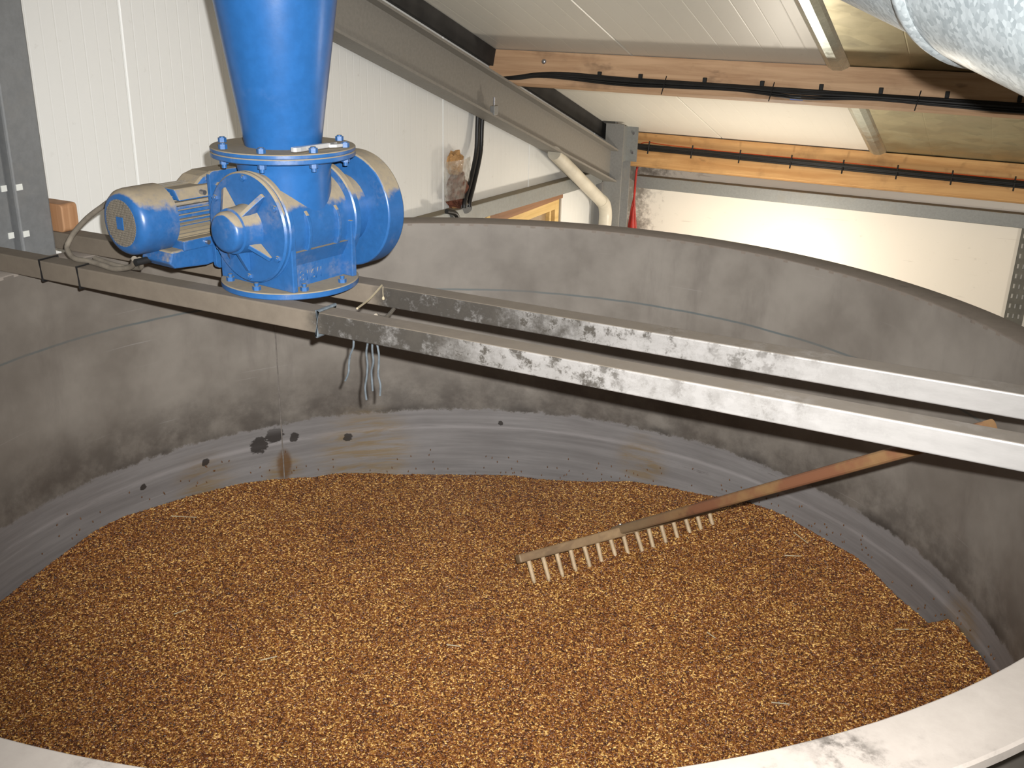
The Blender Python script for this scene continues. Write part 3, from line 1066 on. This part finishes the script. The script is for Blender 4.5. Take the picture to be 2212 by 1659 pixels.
# fan grille: rings and bars, dust between
gr = MB()
gr.revolve([(0.0, -0.2688), (0.052, -0.2688), (0.0525, -0.2675)], (MX, 0, MZ), (0, 1, 0), 40)
gril = vp(gr, 'fan_grille', grille, motor)
gw = MB()
for i in range(-9, 10):
    t = i * 0.0053
    h = math.sqrt(max(0.0, 0.053 ** 2 - t * t))
    if h > 0.006:
        gw.box((MX + t - 0.0007, -0.2702, MZ - h), (MX + t + 0.0007, -0.2686, MZ + h))
        gw.box((MX - h, -0.2702, MZ + t - 0.0007), (MX + h, -0.2686, MZ + t + 0.0007))
tag(gw.build('grille_bars', dusty('grille_paint', C(104, 98, 88), 0.8, 0, 0.5, wear=0.9), motor, local=True, fix=False), kind='stuff')
vp(MB().box((MX - 0.011, -0.2722, MZ - 0.014), (MX + 0.011, -0.2690, MZ + 0.014)), 'name_plate', blue_clean, motor)
# cooling fins
fin_mat = dusty('blue_fins', C(112, 106, 96), 0.8, 0, 0.6, wear=0.9, sc=14)
f0 = None
for k in range(40):
    an = math.radians(k * 360 / 40)
    if f0 is None:
        f0 = vp(MB().box((0.058, -0.17, -0.0013), (0.0725, 0.10, 0.0013)), 'cooling_fin', fin_mat, motor)
        f0.location = (MX, 0, MZ)
    else:
        copy_mesh(f0, motor, (MX, 0, MZ), (0, -an, 0))
vp(MB().revolve([(0.0, 0.10), (0.074, 0.10), (0.076, 0.104), (0.076, 0.130), (0.055, 0.145), (0.03, 0.180)], (MX, 0, MZ), (0, 1, 0), 48), 'end_shield', parent=motor)
# upper and lower foot rails with bright bolt heads
for z0, z1 in ((0.043, 0.068), (-0.072, -0.048)):
    fr = vp(MB().hexa([(MX + 0.02, -0.165, MZ + z0), (MX + 0.076, -0.165, MZ + z0), (MX + 0.076, 0.10, MZ + z0), (MX + 0.02, 0.10, MZ + z0),
                       (MX + 0.02, -0.165, MZ + z1), (MX + 0.058 if z0 > 0 else MX + 0.076, -0.165, MZ + z1), (MX + 0.058 if z0 > 0 else MX + 0.076, 0.10, MZ + z1), (MX + 0.02, 0.10, MZ + z1)]),
            'motor_foot', parent=motor, bevel=0.003)
    for y in (-0.10, -0.055):
        vp(MB().cyl((MX + 0.070, y, MZ + (z0 + z1) / 2), (MX + 0.084, y, MZ + (z0 + z1) / 2), 0.0055, n=10), 'foot_bolt_head', zinc, fr)
# lifting shoulder above the drive end
sh = MB()
poly = [(-0.100, 0.055), (-0.088, 0.070), (-0.070, 0.084), (-0.045, 0.091), (0.09, 0.093), (0.09, 0.04), (-0.100, 0.04)]
sh.prism(poly, lambda u, v, t: (MX + t, u, MZ + v), -0.035, 0.045)
vp(sh, 'motor_shoulder', parent=motor, bevel=0.010)
# terminal box slung under the motor
tb = MB()
poly = [(-0.205, -0.094), (-0.19, -0.108), (-0.10, -0.116), (-0.035, -0.108), (-0.025, -0.094), (-0.025, -0.068), (-0.195, -0.068)]
tb.prism(poly, lambda u, v, t: (MX + t, u, MZ + v), -0.03, 0.072)
tbo = vp(tb, 'terminal_box', parent=motor, bevel=0.004)
vp(MB().cyl((MX - 0.012, -0.235, MZ - 0.098), (MX - 0.012, -0.195, MZ - 0.098), 0.008, n=12), 'cable_gland', rubber, tbo)

# ------------------------------------------------------------------ chute pipe above the valve
chute = thing('chute_pipe', (VC.x, VC.y, ZT + 0.3065), 'glossy blue conical steel chute rising from the rotary valve to the roof', 'pipe')
zb = ZT + 0.3065
zc_ = ceil_z(VC.y)
MB().revolve([(0.0835, zb + 0.008), (0.085, zb + 0.012), (0.130, 0.665), (0.168, 0.92), (0.170, zc_ - 0.075)], (VC.x, VC.y, 0), (0, 0, 1), 72).build('cone', blue_clean, chute)
MB().revolve([(0.0, zb), (0.158, zb), (0.160, zb + 0.002), (0.160, zb + 0.008), (0.158, zb + 0.010), (0.0, zb + 0.010)], (VC.x, VC.y, 0), (0, 0, 1), 72).build('chute_flange', blue, chute)

# ------------------------------------------------------------------ spanner on the flange
P0, P1 = Vector((-0.398, 0.018, 0.371)), Vector((-0.377, 0.150, 0.371))
span = thing('spanner', P0, 'bright steel spanner lying on the flange under the blue chute', 'spanner')
dv = (P1 - P0).normalized()
nv = Vector((dv.y, -dv.x, 0))


def spx(u, v, t):
    q = P0 + dv * u + nv * v
    return (q.x, q.y, P0.z + t)


shaft = MB().prism([(-0.004, -0.004), (0.0, -0.0085), (0.012, -0.010), (0.03, -0.0070), (0.105, -0.0055), (0.105, 0.0055), (0.03, 0.0070), (0.012, 0.010), (0.0, 0.0085), (-0.004, 0.004)], spx, -0.005, 0.005)
shaft.build('handle', chrome, span, bevel=0.002)
jaw = [(0.100, -0.007), (0.113, -0.015), (0.131, -0.016), (0.140, -0.010), (0.126, -0.006), (0.122, 0.0), (0.126, 0.006), (0.140, 0.010), (0.131, 0.016), (0.113, 0.015), (0.100, 0.007)]
MB().prism(jaw, spx, -0.005, 0.002).build('jaw', chrome, span, bevel=0.001)

# ------------------------------------------------------------------ motor cable, ties and twine on the beams
tag(MB().tube([(-0.80, 0.10, 0.235), (-0.88, 0.05, 0.226), (-0.952, 0.02, 0.205), (-0.994, 0.02, 0.184), (-1.047, 0.02, 0.152), (-1.094, 0.02, 0.115), (-1.114, 0.015, 0.091),
               (-1.112, 0.0, 0.070), (-1.07, -0.018, 0.0545), (-1.02, -0.02, 0.0545), (-0.965, -0.03, 0.0545), (-0.90, -0.045, 0.056), (-0.83, -0.06, 0.075), (-0.79, -0.085, 0.104)], 0.0068, 10, 6)
    .build('motor_cable', grey_cable), 'dusty grey motor cable looping from the blue motor onto the near beam', 'cable')
tag(MB().tube([(-1.03, 0.012, 0.0535), (-0.99, 0.0, 0.0535), (-0.93, -0.012, 0.0535), (-0.87, -0.02, 0.058), (-0.82, -0.04, 0.07), (-0.79, -0.07, 0.10)], 0.006, 10, 6)
    .build('motor_cable', grey_cable), 'second dusty grey cable lying along the near beam under the motor', 'cable')


def loop_on_beam(x, y0, wd, r, lean=0.0):
    e = r * 0.9
    return [(x, y0 - e, -e), (x + lean, y0 - e, ZT + e), (x + lean * 1.5, y0 + wd + e, ZT + e), (x + lean * .5, y0 + wd + e, -e), (x, y0 - e, -e)]


for x, lean, lb in ((-1.135, -0.004, 'thin black cable tie round the near beam, nearest its left end'), (-1.005, -0.004, 'thin black cable tie round the near beam beside the loop of motor cable')):
    tag(MB().tube(loop_on_beam(x, -0.0626, 0.052, 0.003, lean), 0.003, 6, 1).build('cable_tie', black), lb, 'cable tie', 'black ties on the near beam')
tag(MB().tube(loop_on_beam(-0.294, -0.0626, 0.052, 0.0045, 0.004), 0.0045, 8, 1).build('twine_loop', rope), 'blue grey twine loop tied round the near beam beside the valve', 'twine')
for p, d, tip, lb in (((-0.216, -0.04, -0.002), 0.12, (-0.245, -0.035, -0.108), 'shortest twine tail hanging alone under the near beam, leftmost of four'),
                      ((-0.181, -0.04, -0.002), 0.12, (-0.198, -0.03, -0.144), 'longest twine tail hanging under the near beam, second from the left'),
                      ((-0.168, -0.04, -0.002), 0.12, (-0.181, -0.03, -0.120), 'twine tail hanging under the near beam, third from the left'),
                      ((-0.156, -0.04, -0.002), 0.12, (-0.160, -0.03, -0.127), 'twine tail hanging under the near beam, rightmost of four')):
    A, B = Vector(p), Vector(tip)
    pts = [A + (B - A) * t + Vector((0.0025 * math.sin(11 * t + p[0] * 90), 0, 0)) for t in (0, .2, .4, .6, .8, 1)]
    tag(MB().tube(pts, 0.0023, 8, 5).build('twine_tail', rope), lb, 'twine', 'twine tails under the near beam')
tag(MB().tube([(-0.290, 0.179, 0.0515), (-0.262, 0.09, 0.046), (-0.234, 0.0, 0.0500)], 0.0024, 6, 5).build('string', straw), 'slack dusty string stretched between the two beams, upper one', 'string', 'strings between the beams')
tag(MB().tube([(-0.262, 0.185, -0.003), (-0.215, 0.08, 0.012), (-0.178, -0.012, 0.046)], 0.0045, 8, 5).build('string', grey_cable), 'dusty cord stretched between the two beams, lower one nearer the rake', 'string', 'strings between the beams')
tag(MB().tube([(-0.285, 0.1765, 0.050), (-0.285, 0.1755, 0.036), (-0.284, 0.1750, 0.026)], 0.0008, 5, 3).revolve([(0, -.005), (.003, -.003), (.0036, .0005), (.002, .004), (0, .006)], (-0.284, 0.175, 0.022), (0, 0, 1), 10)
    .build('hanging_seed', straw), 'small pale seed dangling from a thread on the far beam', 'seed')

# ------------------------------------------------------------------ rake
HC = Vector((0.136, 0.762, -0.765))
HD = Vector((0.563, 0.827, 0.0)).normalized()
SD = Vector((0.852, -0.570, 0.708)).normalized()
SD = (SD - HD * SD.dot(HD)).normalized()
TD = -(SD.cross(HD)).normalized()
if TD.z > 0:
    TD = -TD
rake = thing('hay_rake', HC, 'wooden hay rake leaning in the tank, teeth in the grain and handle under the beams', 'rake')


def rk(u, v, t):
    return HC + HD * u + SD * v + TD * t


hd = MB()
L = 0.350
for a_, b_, h0, h1 in ((-L, 0, 0.014, 0.019), (0, L, 0.019, 0.014)):
    hd.hexa([rk(a_, -h0, -0.011), rk(b_, -h1, -0.013), rk(b_, h1, -0.013), rk(a_, h0, -0.011), rk(a_, -h0, 0.013), rk(b_, -h1, 0.016), rk(b_, h1, 0.016), rk(a_, h0, 0.013)])
hd.build('rake_head', head_wood, rake, bevel=0.004)
for k in range(15):
    u = -0.318 + 0.0455 * k
    tip = 0.078 + random.uniform(-0.004, 0.004)
    MB().cyl(rk(u, 0, 0.004), rk(u + random.uniform(-.003, .003), 0, tip * 0.9), 0.0068, 0.0060, 12).cyl(rk(u, 0, tip * 0.9), rk(u, 0, tip), 0.0060, 0.003, 12).build('tooth', tooth_wood, rake)
hn = MB()
LH = 1.31
prof = rrect(0.036, 0.028, 0.009, 3)


def hmap(u, v, t):
    return rk(u - 0.018, t, v - 0.019)


hn.prism(prof, hmap, -0.03, LH, False)
hn.build('handle', rake_wood, rake)
MB().cyl(rk(0.0, 0, -0.0215), rk(0.0, 0, -0.018), 0.006, n=12).build('nail_head', zinc, rake)

# ------------------------------------------------------------------ roof structure
def roofmap(x, y_s, nrm):
    """x across, y_s = Y of the point on the ceiling line, nrm = distance below the ceiling along the roof normal"""
    return Vector((x, y_s - SI * nrm, ceil_z(y_s) - CO * nrm))


XW = -1.56
rf = MB()
d0 = 0.176
for xa, xb, n0, n1 in ((XW - 0.060, XW + 0.060, d0, d0 + 0.012), (XW - 0.004, XW + 0.004, d0 + 0.012, d0 + 0.200), (XW - 0.060, XW + 0.060, d0 + 0.200, d0 + 0.212)):
    y0, y1 = YF + 0.20, 5.02
    rf.hexa([roofmap(xa, y0, n1), roofmap(xb, y0, n1), roofmap(xb, y1, n1), roofmap(xa, y1, n1), roofmap(xa, y0, n0), roofmap(xb, y0, n0), roofmap(xb, y1, n0), roofmap(xa, y1, n0)])
raf = tag(rf.build('steel_rafter', rafter_mat), 'grey painted steel rafter sloping down along the white panelled wall', 'rafter')
q = roofmap(XW + 0.045, 3.16, d0 + 0.200)
bc = thing('beam_clamp', q, 'small zinc beam clamp gripping the lower flange of the rafter', 'clamp')
MB().box((q.x - 0.004, q.y - 0.022, q.z - 0.002), (q.x + 0.022, q.y + 0.022, q.z + 0.045)).build('clamp_body', galv_steel, bc, bevel=0.003)
MB().cyl((q.x + 0.008, q.y, q.z + 0.04), (q.x + 0.008, q.y, q.z + 0.085), 0.006, n=10).build('screw', zinc, bc)


def purlin(ytop, h, wd, mat, lb, dark_gap=0.0):
    b = MB()
    pts = []
    for x in (XA + 0.005, XR - 0.02):
        for n_, s2 in ((h, 0.0), (h, wd), (dark_gap + 0.003, wd), (dark_gap + 0.003, 0.0)):
            p = roofmap(x, ytop, n_)
            pts.append(p + Vector((0, CO, -SI)) * s2)
    b.add(pts, [(0, 1, 2, 3), (7, 6, 5, 4), (0, 4, 5, 1), (1, 5, 6, 2), (2, 6, 7, 3), (3, 7, 4, 0)])
    return tag(b.build('timber_purlin', mat, bevel=0.003), lb, 'purlin', 'timber purlins under the roof')


purlin(3.302, 0.174, 0.070, purlin_grey, 'weathered pale timber purlin with bolts, upper of the two under the roof')
purlin(5.125, 0.232, 0.070, purlin_gold, 'golden timber purlin along the eave wall, lower of the two', 0.004)


def on_purlin(ytop, x, n_, out=0.006):
    p = roofmap(x, ytop, n_)
    return p - Vector((0, CO, -SI)) * out


for x, n_, lb in ((-1.345, 0.055, 'round zinc bolt head high on the upper timber purlin near the rafter'), (-1.33, 0.128, 'round zinc bolt head low on the upper timber purlin under the black cables')):
    p = on_purlin(3.302, x, n_, 0.0)
    d = Vector((0, CO, -SI))
    tag(MB().revolve([(0.0, -0.010), (0.008, -0.008), (0.013, -0.003), (0.014, 0.001)], p, d, 16).build('coach_bolt', zinc), lb, 'bolt', 'coach bolts in the purlin')
tl_ = thing('torn_label', on_purlin(3.302, -0.03, 0.150), 'small torn white and blue label stuck on the upper purlin below the cables', 'label')
for n0, n1, x0, x1, mm in ((0.146, 0.160, -0.055, 0.0, white_tab), (0.160, 0.171, -0.05, 0.01, plain('faded_blue_print', C(110, 130, 190), 0.6))):
    pts = [on_purlin(3.302, x, n_, o_) for o_ in (0.0012, 0.0) for x, n_ in ((x0, n1), (x1, n1), (x1, n0), (x0, n0))]
    MB().hexa(pts).build('label_paper', mm, tl_)

# cable bundle on the upper purlin
cb = thing('cable_bundle', on_purlin(3.302, -0.2, 0.14), 'bundle of black cables clipped along the upper weathered purlin', 'cable')
for k, (dn, r, dip) in enumerate(((0.0, 0.0075, 0.0), (0.012, 0.0075, 0.004), (0.028, 0.0045, 0.012), (0.007, 0.006, 0.003), (0.021, 0.0055, 0.008))):
    pts = [on_purlin(3.302, -1.57, 0.162, 0.03), on_purlin(3.302, -1.47, 0.146 + dn * .5, 0.026), on_purlin(3.302, -1.36, 0.122 + dn * .6, 0.012 + 0.006 * (k % 2)), on_purlin(3.302, -1.20, 0.112 + dn, 0.010)]
    for i in range(1, 13):
        x = -1.20 + i * 0.30
        pts.append(on_purlin(3.302, x, 0.118 + min(i, 9) * 0.0018 + dn * (0.8 if i % 2 else 1.0) + dip * (i % 3 == 1), 0.010 + 0.007 * (k % 2)))
    MB().tube(pts, r, 8, 6).build('cable', black, cb)
for i, x in enumerate((-1.02, -0.80, -0.47, -0.19, 0.085, 0.35, 0.63, 0.92, 1.2)):
    p = on_purlin(3.302, x, 0.104, 0.0)
    MB().box((x - 0.010, p.y - 0.016, p.z - 0.014), (x + 0.008, p.y + 0.004, p.z + 0.014)).build('cable_clip', rubber, cb, bevel=0.002)
for x in (-0.66, -0.13, 0.52):
    a_, b_ = on_purlin(3.302, x, 0.10, 0.026), on_purlin(3.302, x - 0.012, 0.19, 0.024)
    MB().cyl(a_, b_, 0.0028, n=6).build('cable_tie', black, cb)

# cable bundle on the lower purlin, orange wire riding on it
cb2 = thing('cable_bundle', on_purlin(5.125, -0.2, 0.1), 'thick black cable bundle with an orange wire on the golden eave purlin', 'cable')
xs = [-1.60, -1.50, -1.40, -1.20, -0.8, -0.4, 0.0, 0.4, 0.8, 1.2, 1.8, 2.4]
for k, (dn, r) in enumerate(((0.0, 0.0095), (0.015, 0.0095), (0.028, 0.008), (0.009, 0.008))):
    pts = []
    for x in xs:
        n_ = 0.095 + (x + 1.4) * 0.010 + dn if x > -1.45 else 0.098 + dn * 0.5
        pts.append(on_purlin(5.125, x, n_, 0.012 + (0.008 if k == 3 else 0) + (0.03 if x < -1.45 else 0)))
    MB().tube(pts, r, 8, 5).build('cable', black, cb2)
pts = [on_purlin(5.125, -1.44, 0.180, 0.008), on_purlin(5.125, -1.455, 0.12, 0.010), on_purlin(5.125, -1.42, 0.082, 0.008), on_purlin(5.125, -1.36, 0.072, 0.008), on_purlin(5.125, -1.24, 0.080, 0.012)]
pts += [on_purlin(5.125, x, 0.084 + (x + 1.4) * 0.010 - 0.002 * ((i * 7) % 3), 0.012) for i, x in enumerate(xs[4:])]
MB().tube(pts, 0.0035, 6, 5).build('orange_wire', orange_wire, cb2)
for x in (-1.36, -1.05, -0.72, -0.38, -0.05, 0.28, 0.60, 0.95):
    n_ = 0.095 + (x + 1.4) * 0.010
    a_, b_ = on_purlin(5.125, x, n_ - 0.030, 0.022), on_purlin(5.125, x, n_ + 0.058, 0.022)
    MB().cyl(a_, b_, 0.005, n=8).build('cable_tie', black, cb2)

# ------------------------------------------------------------------ posts, rails and pipe in the far corner
post = thing('corner_post', (-1.53, 4.93, ZF), 'grey galvanised steel post in the far corner under the rafter', 'post')
MB().box((-1.60, 4.86, ZF), (-1.47, 4.872, -0.10)).build('front_flange', galv_steel, post)
MB().box((-1.539, 4.872, ZF), (-1.531, 5.02, -0.06)).build('web', galv_steel, post)
MB().box((-1.60, 5.02, ZF), (-1.47, 5.032, -0.16)).build('rear_flange', galv_steel, post)
br = MB().box((-1.50, 4.99, -0.36), (-1.415, 5.00, -0.12)).box((-1.50, 4.90, -0.36), (-1.492, 5.0, -0.12))
bro = br.build('purlin_cleat', rail_mat, post)
for z in (-0.17, -0.30):
    MB().cyl((-1.445, 4.99, z), (-1.445, 4.982, z), 0.010, n=6, smooth=False).build('cleat_bolt', zinc, post)
tag(MB().box((-1.47, 5.16, -0.566), (XR - 0.3, 5.24, -0.482)).build('wall_rail', rail_mat, bevel=0.004), 'galvanised steel rail running along the cream wall below the golden purlin', 'rail')
rl2 = MB()
rl2.hexa([(XA, 1.75, -0.405), (XA + 0.07, 1.75, -0.405), (XA + 0.07, 4.84, -0.500), (XA, 4.84, -0.500), (XA, 1.75, -0.322), (XA + 0.07, 1.75, -0.322), (XA + 0.07, 4.84, -0.415), (XA, 4.84, -0.415)])
tag(rl2.build('wall_rail', rail_mat, bevel=0.004), 'dusty steel rail on the white panelled wall just above the window', 'rail')
pp = thing('drain_pipe', (-1.545, 4.79, ZF), 'cream plastic pipe slanting down from the rafter to the corner post', 'pipe')
MB().cyl((-1.545, 3.90, -0.185), (-1.545, 4.76, -0.625), 0.042, n=28).build('slanted_length', pvc, pp)
MB().tube([(-1.545, 4.70, -0.594), (-1.545, 4.765, -0.634), (-1.545, 4.80, -0.70), (-1.545, 4.80, -0.78)], 0.045, 24, 6).build('elbow', pvc, pp)
MB().cyl((-1.545, 4.80, -0.77), (-1.545, 4.80, ZF), 0.042, n=28).build('upright_length', pvc, pp)

# red wires hanging by the cream wall
rw = thing('red_wires', (-1.47, 5.15, -0.60), 'bunch of red wires hanging down the cream wall beside the corner post', 'wire')
for dx in (-0.030, 0.0, 0.028):
    MB().tube([(-1.44, 5.13, -0.37), (-1.455, 5.12, -0.45), (-1.462, 5.13, -0.62), (-1.468 + dx * .4, 5.14, -0.72), (-1.468 + dx, 5.15, -0.88), (-1.468 + dx, 5.16, -1.05)], 0.0075, 8, 5).build('wire', red_wire, rw)
MB().cyl((-1.468, 5.14, -0.70), (-1.468, 5.15, -0.86), 0.010, 0.026, 14).build('sleeve', red_wire, rw)

# perforated strip on the joint of the cream wall
pf = MB()
zz = -0.575
xcols = [1.040, 1.056, 1.066, 1.086, 1.096, 1.116, 1.126, 1.150]
while zz > -1.75:
    pf.box((1.040, 5.232, zz - 0.034), (1.150, 5.238, zz))
    z2 = zz - 0.034
    for i in range(0, 8, 2):
        pf.box((xcols[i], 5.232, z2 - 0.030), (xcols[i + 1], 5.238, z2))
    zz = z2 - 0.030
pf.box((1.040, 5.232, ZF), (1.150, 5.238, zz))
tag(pf.build('perforated_strip', plain('dull_galvanised', C(104, 102, 94), 0.6, 0.3)), 'perforated galvanised strip standing on the joint of the cream wall', 'strip')

# left column between the beam ends
lc = thing('steel_column', (-1.45, 0.09, ZF), 'grey galvanised double channel column beside the tank at the left edge', 'column')
zt_ = ceil_z(0.09) - 0.005
MB().box((-1.53, 0.072, ZF), (-1.370, 0.177, zt_)).build('channel', col_mat, lc, bevel=0.006)
MB().box((-1.53, -0.006, ZF), (-1.385, 0.064, zt_)).build('channel', col_mat, lc, bevel=0.006)
for z in (0.185, 0.060):
    MB().box((-1.372, 0.078, z - 0.008), (-1.367, 0.096, z + 0.008)).box((-1.387, 0.044, z - 0.008), (-1.382, 0.060, z + 0.008)).build('tab', white_tab, lc)
tag(MB().prism(rrect(0.115, 0.078, 0.012), lambda u, v, t: (-1.452 + u, t, 0.0475 + v), 0.184, 0.236).build('timber_block', block_wood, bevel=0.003), 'small worn timber block on the far beam beside the steel column', 'block')

# ------------------------------------------------------------------ foam plug and cables on the gable wall
fp = thing('foam_plug', (XA, 2.87, -0.22), 'crusty tan foam and brown fibre stuffed in a hole under clear film on the wall', 'foam')


def lump(c, sx, sy, sz, amp, seed, sub=4):
    bm = bmesh.new()
    bmesh.ops.create_icosphere(bm, subdivisions=sub, radius=1.0)
    mb = MB()
    for v in bm.verts:
        n_ = v.co.normalized()
        f = 1 + amp * mnoise.noise(n_ * 2.3 + Vector((seed, 0, 0))) + amp * 0.6 * mnoise.noise(n_ * 6.0 + Vector((0, seed, 0)))
        mb.v.append(Vector((c[0] + n_.x * sx * f, c[1] + n_.y * sy * f, c[2] + n_.z * sz * f)))
    mb.f = [tuple(v.index for v in f.verts) for f in bm.faces]
    mb.sm = [True] * len(mb.f)
    bm.free()
    return mb


lump((XA + 0.02, 2.885, -0.125), 0.035, 0.065, 0.060, 0.3, 1.0).build('foam_cap', foam, fp)
lump((XA + 0.025, 2.90, -0.275), 0.045, 0.082, 0.095, 0.45, 4.0).build('fibre_wad', fibre, fp)
lump((XA + 0.02, 2.92, -0.375), 0.04, 0.07, 0.035, 0.4, 6.0).build('foam_lip', foam, fp)
fmv, fmf = [], []
for i in range(9):
    for j in range(9):
        y, z = 2.735 + 0.27 * i / 8, -0.30 + 0.20 * j / 8
        fmv.append((XA + 0.045 + 0.03 * math.sin(PI * i / 8) + 0.014 * mnoise.noise(Vector((y * 25, z * 25, 2))), y + 0.01 * mnoise.noise(Vector((z * 30, 1, 1))), z))
for i in range(8):
    for j in range(8):
        fmf.append((i * 9 + j, (i + 1) * 9 + j, (i + 1) * 9 + j + 1, i * 9 + j + 1))
MB().add(fmv, fmf, True).build('plastic_film', film, fp, fix=False)
MB().cyl((XA + 0.04, 2.93, -0.335), (XA + 0.085, 2.90, -0.360), 0.030, n=20).build('duct_end', galv_steel, fp)
hc = thing('hanging_cable', (-1.64, 3.12, 0.15), 'pair of black cables hanging from the rafter down the white wall', 'cable')
for dx, dy in ((0.0, 0.0), (0.008, 0.034)):
    MB().tube([(-1.640 + dx, 3.125 + dy, 0.30), (-1.640 + dx, 3.117 + dy, 0.145), (-1.635 + dx, 3.10 + dy, 0.02), (-1.625 + dx, 3.07 + dy, -0.10), (-1.605 + dx, 2.97 + dy, -0.235),
               (-1.585 + dx, 2.88 + dy * 1.2, -0.315), (-1.580 + dx, 2.865 + dy * 1.2, -0.350)], 0.012, 10, 6).build('cable', black, hc)
tag(MB().tube([(-1.59, 2.70, -0.34), (-1.578, 2.765, -0.36), (-1.578, 2.80, -0.40), (-1.58, 2.82, -0.46), (-1.59, 2.83, -0.60)], 0.013, 10, 6).build('black_cable', black), 'short black cable bent over the dusty wall rail below the foam', 'cable')

# ------------------------------------------------------------------ galvanised duct overhead at the right
E1, E2 = Vector((0.670, 0.141, 0.693)), Vector((0.979, -0.283, 0.592))
du = (E2 - E1).normalized()
mid = (E1 + E2) / 2
nn = (mid - CAM).cross(du).normalized()
if nn.dot(UP) < 0:
    nn = -nn
RD = 0.16
A0 = E1 + nn * RD
duct = thing('ventilation_duct', A0 - du * 0.9, 'large round galvanised duct with a jointing collar, overhead at the top right', 'duct')
s0 = 0.325
MB().cyl(A0 - du * 1.0, A0 + du * s0, RD, n=72).build('duct_length', galv_duct, duct)
MB().cyl(A0 + du * s0, A0 + du * 1.9, RD + 0.006, n=72).build('duct_length', galv_duct, duct)
MB().revolve([(RD - 0.002, s0 - 0.010), (RD + 0.004, s0 - 0.006), (RD + 0.012, s0 + 0.008), (RD + 0.013, s0 + 0.024), (RD + 0.006, s0 + 0.036)], A0, du, 72).build('joint_collar', galv_duct, duct)
